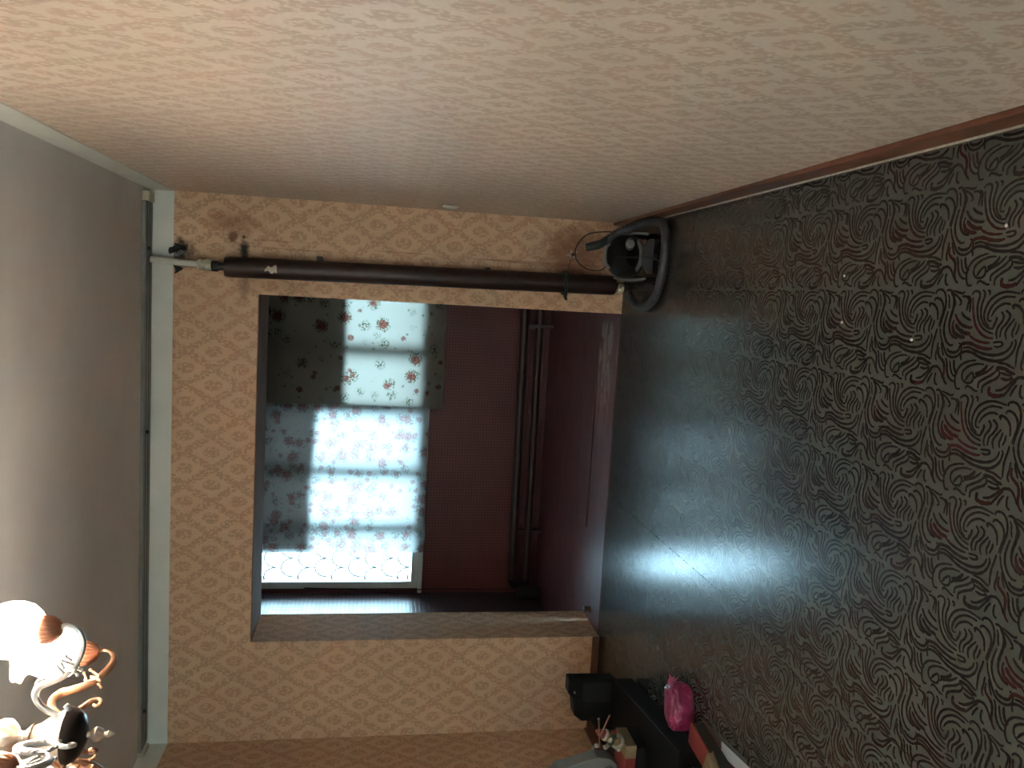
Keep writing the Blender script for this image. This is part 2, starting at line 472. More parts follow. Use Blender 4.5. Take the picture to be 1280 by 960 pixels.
# ================================================================== THE SETTING
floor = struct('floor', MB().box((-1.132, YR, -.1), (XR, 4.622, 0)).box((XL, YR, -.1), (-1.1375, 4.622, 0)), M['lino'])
# the swirl print of the linoleum: brush strokes (half width mm, red?, points mm) repeated with the roll's pattern
STROKES = [
    (2.7, 0, [(-14,219),(-6,210),(-7,197),(-17,192),(-40,196),(-62,193),(-81,184),(-96,167),(-103,147),(-105,136)]),
    (3.1, 1, [(-21,214),(-43,211),(-69,204),(-91,193),(-108,173),(-115,154),(-116,134)]),
    (2.7, 0, [(-3,185),(-8,177),(-20,177),(-40,183),(-62,182),(-81,172),(-91,158),(-93,141),(-83,133),(-68,128)]),
    (2.7, 0, [(-11,69),(-7,106),(-12,133),(-25,155),(-42,167),(-62,172),(-79,165),(-88,152)]),
    (2.7, 0, [(-19,81),(-19,113),(-30,137),(-45,152),(-63,159),(-75,156),(-75,145)]),
    (2.7, 0, [(-36,92),(-34,110),(-41,128),(-52,141),(-65,148)]),
    (2.9, 0, [(-46,81),(-40,86),(-37,80),(-41,66),(-53,54),(-68,50),(-80,49)]),
    (2.7, 0, [(-31,68),(-25,66),(-23,56),(-30,41),(-45,32),(-61,32),(-79,38),(-96,42)]),
    (2.7, 0, [(-13,64),(-5,63),(-1,50),(-6,36),(-20,27),(-40,24),(-61,28),(-79,33),(-98,37)]),
    (3.4, 0, [(-4,26),(-3,13),(-14,1),(-34,-5),(-54,-3),(-72,2),(-90,4),(-107,-1),(-119,-14),(-123,-30)]),
    (2.9, 0, [(-56,13),(-76,19),(-94,22),(-114,19),(-132,8),(-141,-7),(-139,-18)]),
    (2.5, 0, [(-78,-12),(-92,-8),(-107,-12),(-115,-21),(-112,-30)]),
    (2.2, 0, [(-49,9),(-34,13),(-22,14),(-14,20)]),
    (2.5, 0, [(-65,131),(-76,132),(-88,140)]),
    (2.9, 0, [(-53,118),(-63,110),(-76,113),(-88,123),(-104,127),(-116,122)]),
    (2.9, 0, [(-50,105),(-57,93),(-67,91),(-81,100),(-94,112),(-113,114)]),
    (2.7, 0, [(-68,76),(-78,85),(-92,96),(-103,99),(-117,94)]),
    (2.7, 0, [(-74,71),(-87,74),(-99,79),(-112,75)]),
    (2.5, 0, [(-79,61),(-92,63),(-105,69)]),
    (2.7, 0, [(-100,36),(-118,31),(-135,22),(-150,13),(-164,2),(-170,-13),(-169,-30),(-160,-45),(-148,-49),(-138,-46),(-133,-37)]),
    (3.1, 0, [(-150,3),(-157,-7),(-158,-24),(-154,-36),(-146,-41)]),
    (2.7, 0, [(-101,47),(-119,51),(-140,57),(-162,58),(-178,57)]),
    (2.7, 0, [(-136,37),(-154,39),(-173,42),(-183,36)]),
    (4.3, 1, [(-148,32),(-166,32),(-174,25),(-185,10),(-200,5),(-218,5),(-232,0),(-240,-10)]),
    (2.7, 0, [(-136,26),(-156,19),(-169,12)]),
    (2.9, 0, [(-174,3),(-187,-3),(-205,-6),(-219,-13),(-228,-25),(-230,-39)]),
    (4.3, 0, [(-176,-27),(-191,-29),(-205,-36),(-208,-45)]),
    (2.5, 0, [(-180,-13),(-198,-18),(-212,-26),(-218,-38)]),
    (3.8, 1, [(-152,244),(-136,235),(-132,207),(-139,180),(-142,150),(-139,133)]),
    (4.0, 0, [(-175,231),(-159,234),(-152,216),(-155,193),(-164,166),(-168,136),(-167,108),(-158,86),(-142,70),(-123,64),(-115,68)]),
    (3.1, 0, [(-145,229),(-142,210),(-149,184),(-155,153),(-154,119),(-145,92),(-131,78),(-119,75)]),
    (2.5, 0, [(-126,133),(-123,110),(-129,103),(-135,116),(-134,129)]),
    (2.9, 1, [(-112,214),(-122,193),(-127,167),(-127,142)]),
    (5.4, 1, [(-91,275),(-108,266),(-117,246),(-118,227)]),
    (5.6, 1, [(-87,265),(-100,250),(-108,230),(-108,210)]),
    (4.0, 1, [(-62,269),(-77,258),(-89,240),(-94,215),(-92,205)]),
    (2.9, 0, [(-57,248),(-68,235),(-76,213)]),
    (2.5, 0, [(-8,293),(-21,281),(-34,273),(-48,276)]),
    (2.5, 0, [(-10,285),(-21,264),(-34,252),(-40,259)]),
    (2.5, 0, [(-4,285),(-11,253),(-6,244)]),
    (2.7, 0, [(-18,252),(-19,236),(-27,227),(-40,229),(-54,231)]),
    (2.7, 0, [(-17,233),(-24,222),(-40,221),(-57,220)]),
    (2.7, 0, [(-245,224),(-246,236),(-232,244),(-208,244),(-187,229),(-176,205),(-171,180)]),
    (2.7, 0, [(-229,208),(-220,220),(-203,221),(-189,205),(-180,178),(-179,153)]),
    (2.7, 0, [(-224,210),(-211,201),(-200,187)]),
    (4.5, 0, [(-204,179),(-198,161),(-187,147),(-179,143)]),
    (2.7, 0, [(-201,186),(-216,183),(-227,191),(-229,211)]),
    (2.7, 0, [(-216,178),(-209,173),(-200,150),(-189,133),(-179,122)]),
    (2.7, 0, [(-237,164),(-224,164),(-213,148),(-201,126),(-188,111),(-178,108)]),
    (2.9, 0, [(-247,150),(-232,150),(-219,132),(-208,110),(-196,102),(-187,109)]),
    (2.5, 0, [(-243,206),(-236,202),(-238,189),(-244,175),(-244,164)]),
    (5.4, 1, [(-229,127),(-243,129),(-249,115),(-247,94),(-241,84)]),
    (3.1, 0, [(-236,108),(-233,92),(-222,75),(-208,59),(-199,43),(-200,27),(-213,14),(-227,7)]),
    (2.7, 0, [(-248,85),(-234,73),(-220,62),(-207,49)]),
    (2.7, 0, [(-244,63),(-229,56),(-216,46)]),
    (2.7, 0, [(-245,24),(-239,34),(-224,36),(-214,33)]),
    (2.9, 0, [(-206,97),(-208,78),(-201,60)]),
    (3.8, 0, [(-184,115),(-183,91),(-190,71),(-193,55)]),
    (2.7, 0, [(-172,111),(-172,88),(-178,69),(-181,58)]),
    (2.5, 0, [(-193,100),(-196,84),(-198,64)]),
    (2.5, 0, [(-3,168),(-7,160),(-15,161)]),
]
PRX, PRY = .2545, .283
def printed_floor():
    vs, fs, mi = [], [], []
    base = []
    for hw, red, pts in STROKES:
        P = spline([Vector((x/1000+.089, y/1000+1.838, 0)) for x, y in pts], 4)
        n = len(P); L = []
        for i, p in enumerate(P):
            t = (P[min(i+1, n-1)]-P[max(i-1, 0)]).normalized(); u = i/(n-1)
            h = (1.18*hw if hw < 4 else .98*hw)/1000*(.50+.55*math.sin(PI*min(1, max(0, u*.94+.06)))**.6)*(1+.12*math.sin(i*1.7+len(pts)))
            nn = Vector((-t.y, t.x, 0))*h
            L.append((p+nn, p-nn))
        base.append((red, L))
    for kx in range(-12, 4):
        for ky in range(-6, 12):
            ox, oy = kx*PRX, ky*PRY
            for si, (red, L) in enumerate(base):
                prev = None
                for a, b in L:
                    ok = all(XL+.018 < q.x+ox < XR-.024 and .2 < q.y+oy < 4.585 for q in (a, b))
                    if not ok: prev = None; continue
                    k = len(vs); vs.append((a.x+ox, a.y+oy, .0004+si*4e-6)); vs.append((b.x+ox, b.y+oy, .0004+si*4e-6))
                    if prev is not None: fs.append((prev, k, k+1, prev+1)); mi.append(red)
                    prev = k
    me = bpy.data.meshes.new('printed_pattern'); me.from_pydata(vs, [], fs)
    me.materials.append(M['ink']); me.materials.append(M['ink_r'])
    me.polygons.foreach_set('material_index', mi); me.update()
    o = bpy.data.objects.new('printed_pattern', me); COL.objects.link(o); o.parent = floor
    o['kind'] = 'stuff'
printed_floor()
struct('ceiling', MB().box((XL-.2, YR-.2, ZC), (XR+.2, YI, ZC+.12)), M['ceil'])
struct('wall_right', MB().box((XR, YR-.2, -.1), (XR+.2, YB, ZC)).wall_uv(), M['wall_r'])
struct('wall_left', MB().box((XL-.2, YR-.2, -.1), (XL, YB, ZC)).wall_uv(), M['wall'])
# the back wall with its wide opening: one clean outline, pushed back
wb = MB()
out = [(XL-.2, -.1), (JL, -.1), (JL, ZO), (JR, ZO), (JR, -.1), (XFR+.2, -.1), (XFR+.2, ZC+.12), (XL-.2, ZC+.12)]
wb.box((XL-.2, YB, -.1), (JL, YI, ZO)); wb.box((JR, YB, -.1), (XFR+.2, YI, ZO)); wb.box((XL-.2, YB, ZO), (XFR+.2, YI, ZC+.12))
wb.wall_uv()
wall_back = struct('wall_back', wb, M['wall'])
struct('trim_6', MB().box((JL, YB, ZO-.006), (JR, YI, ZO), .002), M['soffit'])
# wall behind the camera, with the room's own window
WX0, WX1, WZ0, WZ1 = -2.45, -.25, .95, 2.45
wr = MB()
wr.box((XL-.2, YR-.3, -.1), (WX0, YR, ZC)); wr.box((WX1, YR-.3, -.1), (XR+.2, YR, ZC))
wr.box((WX0, YR-.3, -.1), (WX1, YR, WZ0)); wr.box((WX0, YR-.3, WZ1), (WX1, YR, ZC)); wr.wall_uv()
struct('wall_rear', wr, M['wall'])
# painted bands under the ceiling and skirting boards
struct('trim_1', MB().box((XR-.004, YR, BAND), (XR, YB, ZC)), M['band'])
struct('trim_2', MB().box((XL, YB-.004, BAND), (XR-.004, YB, ZC)), M['band'])
struct('trim_3', MB().box((XL, YR, BAND), (XL+.004, YB-.004, ZC)), M['band'])
struct('baseboard_right', MB().box((XR-.016, YR, 0), (XR, YB, .085), .004), M['skirt'])
struct('trim_4', MB().box((XR-.022, YR, 0), (XR-.016, 4.2, .006), .0015), M['plaster'])
struct('baseboard_back', MB().box((XL, YB-.016, 0), (JL, YB, .042), .003), M['skirt_d'])
struct('baseboard_left', MB().box((XL, YR, 0), (XL+.016, YB-.016, .06), .003), M['skirt'])

# veranda shell
struct('floor', MB().box((XFL-.2, 4.878, -.1), (XFR, YF+.2, -.004)), M['red_chip'])
fl2 = COL.objects['floor.001'] if 'floor.001' in COL.objects else None
struct('trim_5', MB().box((JL, 4.625, -.1), (JR, 4.860, .004), .004), M['red_chip'])   # threshold board
hatch = MB().box((-1.46, 5.06, -.003), (-.385, 5.63, .004), .003)
struct('hatch_lid', hatch, M['red'], fl2)
struct('hatch_gap', MB().box((-1.46, 5.045, -.0045), (-.385, 5.0595, -.002)), M['black_m'], fl2)
struct('wall_front', MB()
       .box((XFL-.2, YF, -.1), (XFR+.2, YF+.3, .99)).box((XFL-.2, YF, .99), (-2.42, YF+.3, ZF))
       .box((.42, YF, .99), (XFR+.2, YF+.3, ZF)).box((-2.42, YF, 2.32), (.42, YF+.3, ZF)).wall_uv(), M['vtile'])
struct('wall_left', MB().box((XFL-.2, YI, -.1), (XFL, YF, ZF)).wall_uv(), M['vtile_l'])
struct('wall_right', MB().box((XFR, YI, -.1), (XFR+.2, YF, ZF)).wall_uv(), M['vtile'])
struct('ceiling', MB().box((XFL-.2, YI, ZF), (XFR+.2, YF+.3, ZF+.1)), M['vceil'])

# windows
def window(name, x0, x1, z0, z1, y, mulls, d=.06, fw=.055, horiz=()):
    o = struct(name, MB().box((x0, y, z0), (x0+fw, y+d, z1), .004).box((x1-fw, y, z0), (x1, y+d, z1), .004)
               .box((x0+fw, y, z0), (x1-fw, y+d, z0+fw), .004).box((x0+fw, y, z1-fw), (x1-fw, y+d, z1), .004), M['frame'])
    xs = [x0+fw]+[m for m in mulls]+[x1-fw]
    for m in mulls:
        struct('mullion', MB().box((m-.045, y+.004, z0+fw), (m+.045, y+d-.004, z1-fw), .004), M['frame'], o)
    for i, (a, b) in enumerate(zip(xs, xs[1:])):
        a2 = a+(.045 if i else 0); b2 = b-(.045 if i < len(xs)-2 else 0)
        struct('pane', MB().box((a2, y+d*.5-.002, z0+fw), (b2, y+d*.5+.002, z1-fw)), M['pane'], o)
    return o
win1 = window('window_1', -2.42, .42, .99, 2.32, YF-.01, (-1.90, -1.43, -.93, -.46))
struct('sill', MB().box((-2.46+.002, YF-.025, .955), (.46, YF-.0, .99), .006), M['frame'], win1)
# wrought-iron grille of overlapping arcs outside the glass
g = MB()
gx, gz, st = -2.40, 1.05, .16
for r in range(9):
    for c in range(18):
        x = gx + c*st + (st/2 if r % 2 else 0); z = gz + r*st*.86
        g.tube([(x+st*.5*math.cos(a), YF+.22, z+st*.62*math.sin(a)) for a in [PI*k/6 for k in range(7)]], .008, 6, smooth=False)
for z in (1.06, 2.28): g.tube([(-2.42, YF+.22, z), (.42, YF+.22, z)], .006, 6)
struct('grille', g, M['grille'], win1)
win2 = window('window_2', WX0, WX1, WZ0, WZ1, YR-.16, (-1.35,))
struct('sill', MB().box((WX0, YR-.1, WZ0-.03), (WX1, YR+.12, WZ0), .006), M['frame'], win2)
for nm, loc, rot, sx, sz in (('sky_portal', (-1.0, YF+.26, 1.655), (PI/2, 0, PI), 2.84, 1.33), ('sky_portal', ((WX0+WX1)/2, YR-.25, (WZ0+WZ1)/2), (PI/2, 0, 0), WX1-WX0, WZ1-WZ0)):
    L = bpy.data.lights.new(nm, 'AREA'); L.shape = 'RECTANGLE'; L.size = sx; L.size_y = sz
    L.cycles.is_portal = True
    o = bpy.data.objects.new(nm, L); COL.objects.link(o); o.location = loc; o.rotation_euler = rot

# ================================================================== CURTAINS
def curtain(name, label, x0, x1, z0l, z0r, z1, y, mat, waves, amp, seed, sag=0.):
    rt = thing(name, ((x0+x1)/2, y, min(z0l, z0r)), label, 'curtain', 'floral curtains over the veranda window')
    def fn(u, v):
        x = x0+(x1-x0)*u; zb = z0l+(z0r-z0l)*u + .006*math.sin(u*19+seed)
        z = zb+(z1-zb)*v
        f = amp*(.35+.65*(1-v))*(math.sin(u*waves*2*PI+seed)+.5*math.sin(u*waves*3.3+2*seed+v*2))
        return Vector((x + .004*math.sin(v*9+seed+u*2), y + f - .01*v, z))
    MB().grid(70, 50, fn, lambda u, v: (x0+(x1-x0)*u, z1*0+z0l+(z1-z0l)*v)).build('panel', mat, rt, True, False)
    return rt, fn
cr, fr_ = curtain('curtain', 'white cotton curtain with sparse red-brown rose sprays on right half of the veranda window', -.915, .40, .85, .87, 2.36, YF-.06, M['cloth_r'], 5, .007, .4)
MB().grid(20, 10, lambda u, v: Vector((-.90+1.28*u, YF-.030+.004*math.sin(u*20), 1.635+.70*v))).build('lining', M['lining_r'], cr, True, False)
clf, fl_ = curtain('curtain', 'pink rose-and-leaf printed curtain glowing on left half of the veranda window', -2.10, -.895, .955, .965, 2.36, YF-.07, M['cloth_l'], 4, .008, 1.9)
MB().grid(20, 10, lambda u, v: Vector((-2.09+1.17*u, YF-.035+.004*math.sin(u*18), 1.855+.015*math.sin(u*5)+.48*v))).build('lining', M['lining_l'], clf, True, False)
rod = thing('curtain_wire', (-1.0, YF-.06, 2.36), 'thin steel wire carrying the two veranda curtains', 'curtain wire')
MB().tube([(XFL, YF-.06, 2.365), (XFR-.01, YF-.065, 2.365)], .004, 6).build('wire', M['steel_d'], rod)

# heating pipes along the foot of the veranda wall
hp = thing('heating_pipe', (-1.0, 6.42, 0), 'pair of maroon horizontal heating pipes along foot of the veranda wall', 'heating pipe')
MB().tube([(-2.30, 6.42, .225), (1.08, 6.45, .235)], .032, 14).build('pipe', M['maroon2'], hp)
MB().tube([(-2.30, 6.42, .105), (1.08, 6.45, .11)], .030, 14).build('pipe', M['maroon2'], hp)
MB().tube([(-2.30, 6.42, .225), (-2.345, 6.42, .215), (-2.365, 6.42, .165), (-2.345, 6.42, .115), (-2.30, 6.42, .105)], .032, 12).build('elbow', M['black'], hp)
for x in (-1.9, -.2):
    MB().box((x-.015, 6.41, 0), (x+.015, 6.46, .20), .002).build('bracket', M['maroon2'], hp, False)
bl = thing('black_bundle', (-2.40, 6.33, 0), 'black rounded bundle on the floor in far left veranda corner', 'bundle')
MB().lathe([(0, 0), (.045, .0), (.058, .03), (.060, .09), (.055, .15), (.046, .185), (.0, .195)], (-2.385, 6.32, -.003), 20).build('body', M['black_m'], bl)
cb = MB().tube([(-2.41, YF-.02, 1.9), (-2.43, YF-.02, 1.3), (-2.425, YF-.03, .98), (-2.425, YF-.02, .8), (-2.43, YF-.015, .5), (-2.43, YF-.012, .2), (-2.43, YF-.012, .02)], .005, 6)
o = cb.build('cable', M['cable']); o['label'] = 'thin dark cable dropping down the far left veranda corner'; o['category'] = 'cable'

# ================================================================== CURTAIN RAIL on the ceiling
cr_ = thing('curtain_rail', (-1.08, 4.51, ZC), 'long grey ceiling curtain rail with cream end caps above the opening', 'curtain rail')
MB().box((-2.57, 4.45, ZC-.018), (.40, 4.585, ZC), .003).build('rail', M['rail'], cr_, False)
for y in (4.485, 4.53):
    MB().box((-2.57, y, ZC-.0186), (.40, y+.008, ZC-.012)).build('groove', M['black_m'], cr_, False)
MB().box((.40, 4.455, ZC-.034), (.448, 4.56, ZC), .005).build('end_cap', M['cream'], cr_, label='cream end cap')
MB().box((-2.598, 4.455, ZC-.034), (-2.57, 4.56, ZC), .005).build('end_cap', M['cream'], cr_, label='cream end cap')
for x in (.16, -.80, -2.35):
    MB().lathe([(0, 0), (.008, 0), (.010, .012), (.006, .016), (0, .016)], (x, 4.49, ZC-.034), 10).build('glider', M['black'], cr_)

# ================================================================== THE MAROON RISER by the opening
rp = thing('heating_riser', (.11, 4.525, 0), 'fat maroon vertical heating pipe standing between opening and right corner', 'heating pipe')
def PX(z): return .0895 + (2.25-z)*.0112
PYc = 4.525
R = .055
MB().tube([(PX(2.215), PYc, 2.215), (PX(2.19), PYc, 2.19), (PX(1.1), PYc, 1.1), (PX(.10), PYc, .10), (PX(.08), PYc, .08)],
          lambda u: R if .015 < u < .985 else R*.93, 28, smooth=False).build('pipe', M['maroon'], rp)
MB().tube([(PX(2.28), PYc, 2.285), (PX(2.21), PYc, 2.21)], .021, 14).build('neck', M['steel_d'], rp)
MB().lathe([(0, 0), (.026, 0), (.028, .006), (.028, .03), (.024, .036), (.0, .036)], (PX(2.27), PYc, 2.248), 6).build('union_nut', M['steel_d'], rp)
MB().lathe([(0, 0), (.030, 0), (.032, .005), (.032, .028), (.026, .034), (.026, .05), (.030, .054), (.030, .062), (.022, .07), (0, .07)], (.093, PYc, 2.284), 18).build('coupling', M['cream'], rp, label='cream plastic coupling')
MB().tube([(.093, PYc, 2.35), (.100, PYc+.005, 2.48), (.106, PYc+.008, ZC-.024)], .0165, 14).build('plastic_pipe', M['plastic_w'], rp, label='slim white plastic pipe')
MB().tube([(PX(.09), PYc, .09), (PX(.05), PYc, .0)], .020, 12).build('neck', M['steel_d'], rp)
MB().lathe([(0, 0), (.026, 0), (.03, .006), (.03, .028), (.026, .034), (0, .034)], (PX(.03)-.012, PYc-.004, .028), 8).build('valve', M['cream'], rp, label='cream valve body')
MB().tube([(PX(.04)-.012, PYc-.03, .045), (PX(.04)-.018, PYc-.065, .05)], .010, 10).build('valve_handle', M['cream'], rp)
MB().box((.145, 4.52, 1.715), (.175, YB-.002, 1.745), .003).build('bracket', M['steel_d'], rp)
MB().box((.145, 4.52, .80), (.172, YB-.002, .825), .003).build('bracket', M['steel_d'], rp)
# flaked paint: a ragged pale patch lying on the pipe
pp = MB()
def pat(u, v):
    z = 1.945+.062*v; a = -PI/2-.1+(.72*(u-.5))*(1-.75*v*v) + .12*math.sin(v*11)
    x = PX(z)
    return Vector((x+(R+.0012)*math.cos(a), PYc+(R+.0012)*math.sin(a), z))
pp.grid(6, 8, pat).build('paint_flake', M['plaster'], rp, True, label='pale bare patch where paint flaked off')
# tie of green rag
tie = thing('rag_tie', (PX(.37), PYc, .36), 'green rag with dark tail tied round foot of maroon riser', 'rag')
MB().tube([(PX(.37)+(R+.005)*math.cos(a), PYc+(R+.005)*math.sin(a), .372+.006*math.sin(3*a)) for a in [2*PI*k/20 for k in range(21)]], .009, 8).build('band', M['green_rag'], tie)
MB().tube([(PX(.37)-.055, PYc-.03, .37), (PX(.37)-.075, PYc-.035, .372), (PX(.37)-.088, PYc-.03, .366), (PX(.37)-.092, PYc-.025, .36)], lambda u: .012-.006*u, 8).build('tail', M['black_m'], tie, label='dark frayed tail')
# wall anchor with star-shaped plaster break
an = thing('wall_anchor', (.275, YB, .315), 'rusty wall anchor in broken plaster low beside the riser', 'wall anchor')
st = [(.275+(.040 if k % 2 == 0 else .017)*math.cos(k*PI/5+.4)*random.uniform(.8, 1.15), YB-.0005, .318+(.040 if k % 2 == 0 else .017)*math.sin(k*PI/5+.4)*random.uniform(.8, 1.15)) for k in range(10)]
MB().prism(st, (0, -.006, 0)).build('plaster_break', M['plaster'], an, False)
MB().tube([(.278, YB-.004, .322), (.278, YB-.045, .318)], .007, 8).build('bolt', M['rust'], an)
MB().lathe([(0, 0), (.012, 0), (.012, .008), (0, .008)], (.278, YB-.03, .32), 6, mat=Matrix.Rotation(PI/2, 3, 'X')).build('nut', M['rust'], an)
MB().tube([(.278, YB-.03, .322), (.25, YB-.05, .335), (.2, YB-.07, .352), (PX(.37)+R*.9, PYc-.02, .366)], .0022, 6).build('wire', M['rust'], an)
# torn paper at the head of the riser
for k, (x, z, w_, h_, m) in enumerate(((.165, 2.485, .05, .05, 'paper_dark'), (.150, 2.455, .04, .035, 'paper_grey'), (.185, 2.465, .035, .05, 'paper_dark'), (.06, 2.47, .05, .035, 'paper_dark'))):
    MB().grid(10, 10, lambda u, v: Vector((x+(u-.5)*w_*(1-.7*v)+.012*v*math.sin(k*2+1), YB-.006-.026*v*v-.004*math.sin(u*5+k), z-(v-.4)*h_*1.3+.006*math.sin(u*4+k)))).build('torn_paper', M[m], wall_back, True)

ps = thing('pipe_stub', (-1.92, 4.83, .004), 'short dark pipe stub on the red threshold at foot of left pillar', 'pipe')
MB().lathe([(0, 0), (.020, 0), (.022, .004), (.016, .010), (.016, .030), (.0, .030)], (-1.93, 4.83, .004), 14).build('stub', M['rust'], ps)
MB().lathe([(0, .030), (.019, .030), (.019, .040), (.012, .044), (0, .044)], (-1.93, 4.83, .004), 14).build('cap', M['maroon'], ps)
# small white fitting low in the right-hand wall's corner
wf = thing('wall_fitting', (XR, 4.36, 1.05), 'small white plastic fitting on the right wall near the corner', 'wall fitting')
MB().box((XR-.012, 4.33, 1.015), (XR, 4.385, 1.095), .004).build('plate', M['plastic_w'], wf)
MB().box((XR-.017, 4.345, 1.03), (XR-.011, 4.37, 1.08), .002).build('cover', M['plastic_w'], wf)

# ================================================================== VACUUM CLEANER
vc = thing('vacuum_cleaner', (.26, 4.20, 0), 'black and grey canister vacuum cleaner with coiled grey hose in the right corner', 'vacuum cleaner')
def vbody(u, v):
    # u round the cross-section, v along the length (front to back)
    a = 2*PI*u
    y = 4.06+.30*v
    k = math.sin(PI*min(1, max(0, v*.94+.05)))**.38
    sx = .112*k; sz = .100*k
    n = 2.6
    ca, sa = math.cos(a), math.sin(a)
    x = math.copysign(abs(ca)**(2/n), ca)*sx; z = math.copysign(abs(sa)**(2/n), sa)*sz
    return Vector((.262+x, y, .118+z*(1 if z > 0 else .8)))
mb = MB().grid(36, 20, vbody)
bmesh.ops.remove_doubles(mb.bm, verts=mb.bm.verts[:], dist=1e-5)
mb.build('body', M['black'], vc)
# grey hourglass front cover
hg = [(-.088, .03), (.088, .03), (.088, .055), (.055, .078), (.05, .088), (.085, .112), (.07, .122), (.02, .108), (-.02, .108), (-.07, .122), (-.085, .112), (-.05, .088), (-.055, .078), (-.088, .055)]
MB().prism([(.262+x, 4.052-.012*math.cos(x*14), z) for x, z in hg], (0, -.018, 0), .004).build('front_cover', M['grey_p'], vc, label='grey waisted front cover')
ring = [(.318+.028*math.cos(a), 4.055, .152+.020*math.sin(a)) for a in [2*PI*k/18 for k in range(19)]]
MB().tube(ring, .0045, 8).build('intake_ring', M['grey_l'], vc, label='pale ring of hose intake')
MB().lathe([(0, 0), (.021, 0), (.021, .02), (.0, .02)], (.318, 4.062, .152), 16, mat=Matrix.Rotation(PI/2, 3, 'X')).build('intake', M['chrome'], vc)
MB().tube([(.20, 4.20, .205), (.215, 4.20, .232), (.26, 4.19, .243), (.305, 4.20, .232), (.32, 4.20, .205)], .010, 10, flat=.7).build('handle', M['grey_l'], vc, label='pale grey carrying handle')
for sx in (-1, 1):
    MB().lathe([(0, 0), (.055, 0), (.062, .008), (.062, .022), (.05, .03), (.02, .032), (0, .03)], (.262+sx*.100, 4.25, .062), 22, mat=Matrix.Rotation(sx*PI/2, 3, 'Y')).build('wheel', M['black_m'], vc)
    MB().tube([(.262+sx*.114, 4.07, .05), (.262+sx*.120, 4.12, .085), (.262+sx*.120, 4.22, .125), (.262+sx*.112, 4.30, .15)], .007, 8).build('bumper', M['grey_l'], vc)
MB().lathe([(0, 0), (.016, 0), (.02, .01), (.016, .02), (0, .02)], (.262, 4.07, .0), 12).build('caster', M['black_m'], vc)
hosep = [(.314, 4.257, .275), (.322, 4.25, .255), (.345, 4.235, .220), (.385, 4.20, .17), (.42, 4.12, .10), (.435, 4.02, .05), (.42, 3.93, .028), (.37, 3.885, .026), (.30, 3.875, .026),
         (.20, 3.89, .026), (.12, 3.92, .026), (.06, 3.97, .026), (.02, 4.05, .026), (.0, 4.15, .026), (.005, 4.24, .028), (.03, 4.29, .04)]
rib = MB()
P = spline([Vector(p) for p in hosep], 16)
rib.tube(P, lambda u: .0225+.0016*math.sin(u*len(P)*PI*.5+.3), 12, smooth=False)
ho = rib.build('hose', M['hose'], vc)
MB().tube([(.300, 4.262, .330), (.308, 4.258, .30), (.318, 4.254, .262)], lambda u: .021+.004*u, 12).build('hose_handle', M['grey_p'], ho)
MB().tube([(.03, 4.288, .04), (.05, 4.31, .05), (.08, 4.32, .06)], .025, 12).build('hose_end', M['grey_p'], ho)
MB().tube([(.40, 4.36, .13), (.40, 4.38, .20), (.385, 4.40, .28), (.345, 4.41, .325), (.29, 4.41, .35), (.23, 4.40, .335), (.19, 4.37, .285), (.185, 4.30, .235), (.21, 4.22, .215)], .0035, 6).build('power_cord', M['cable'], vc)
MB().tube([(.25, 4.12, .205), (.25, 4.06, .17), (.252, 4.028, .10), (.25, 4.0, .04), (.22, 3.96, .012), (.15, 3.99, .008), (.11, 4.05, .006), (.13, 4.08, .006)], .004, 6).build('power_cord', M['cable'], vc)

# ================================================================== CHANDELIER
AX, AY = -.964, 1.75
Z0 = 1.435
ch = thing('chandelier', (AX, AY, ZC), 'ornate five-arm chandelier with lit tulip glass shades and scrolled metal arms', 'chandelier')
MB().lathe([(0, 0), (.062, 0), (.06, -.012), (.045, -.03), (.022, -.045), (.012, -.06), (0, -.06)], (AX, AY, ZC), 28).build('canopy', M['gilt'], ch)
MB().lathe([(.008, 0), (.008, .30)], (AX, AY, ZC-.345), 12).build('stem', M['gilt'], ch)
MB().lathe([(0, .835), (.009, .833), (.010, .80), (.02, .79), (.009, .775), (.009, .765), (.028, .748), (.036, .730), (.034, .712), (.022, .70), (.012, .694), (.012, .684), (.02, .676), (.028, .668), (0, .666)], (AX, AY, Z0), 24,
           mod=lambda a, i: 1+.05*math.cos(12*a) if 5 < i < 10 else 1).build('baluster', M['gilt'], ch)
MB().lathe([(0, .668), (.022, .667), (.026, .655), (.036, .640), (.046, .622), (.054, .606), (.058, .600), (.0575, .596), (.0, .596)], (AX, AY, Z0), 32).build('bowl', M['gilt'], ch)
MB().lathe([(.0585, .600), (.0575, .594), (.052, .584), (.042, .574), (.024, .566), (.010, .562), (0, .562)], (AX, AY, Z0), 32).build('bowl_base', M['bowl_d'], ch, label='dark shallow underside of bowl')
MB().lathe([(0, .566), (.006, .565), (.006, .556), (.013, .550), (.016, .543), (.012, .534), (.005, .528), (.005, .524), (.008, .520), (.006, .514), (.002, .508), (0, .505)], (AX, AY, Z0), 16).build('finial', M['gilt'], ch)
prof = [(.068, .604), (.060, .598), (.052, .602), (.046, .614), (.052, .630), (.058, .640), (.074, .656), (.094, .662), (.113, .653), (.122, .634), (.136, .606), (.164, .582), (.198, .569), (.224, .572), (.240, .585), (.245, .600), (.238, .612)]
LIT = (0, 1)
lamps = []
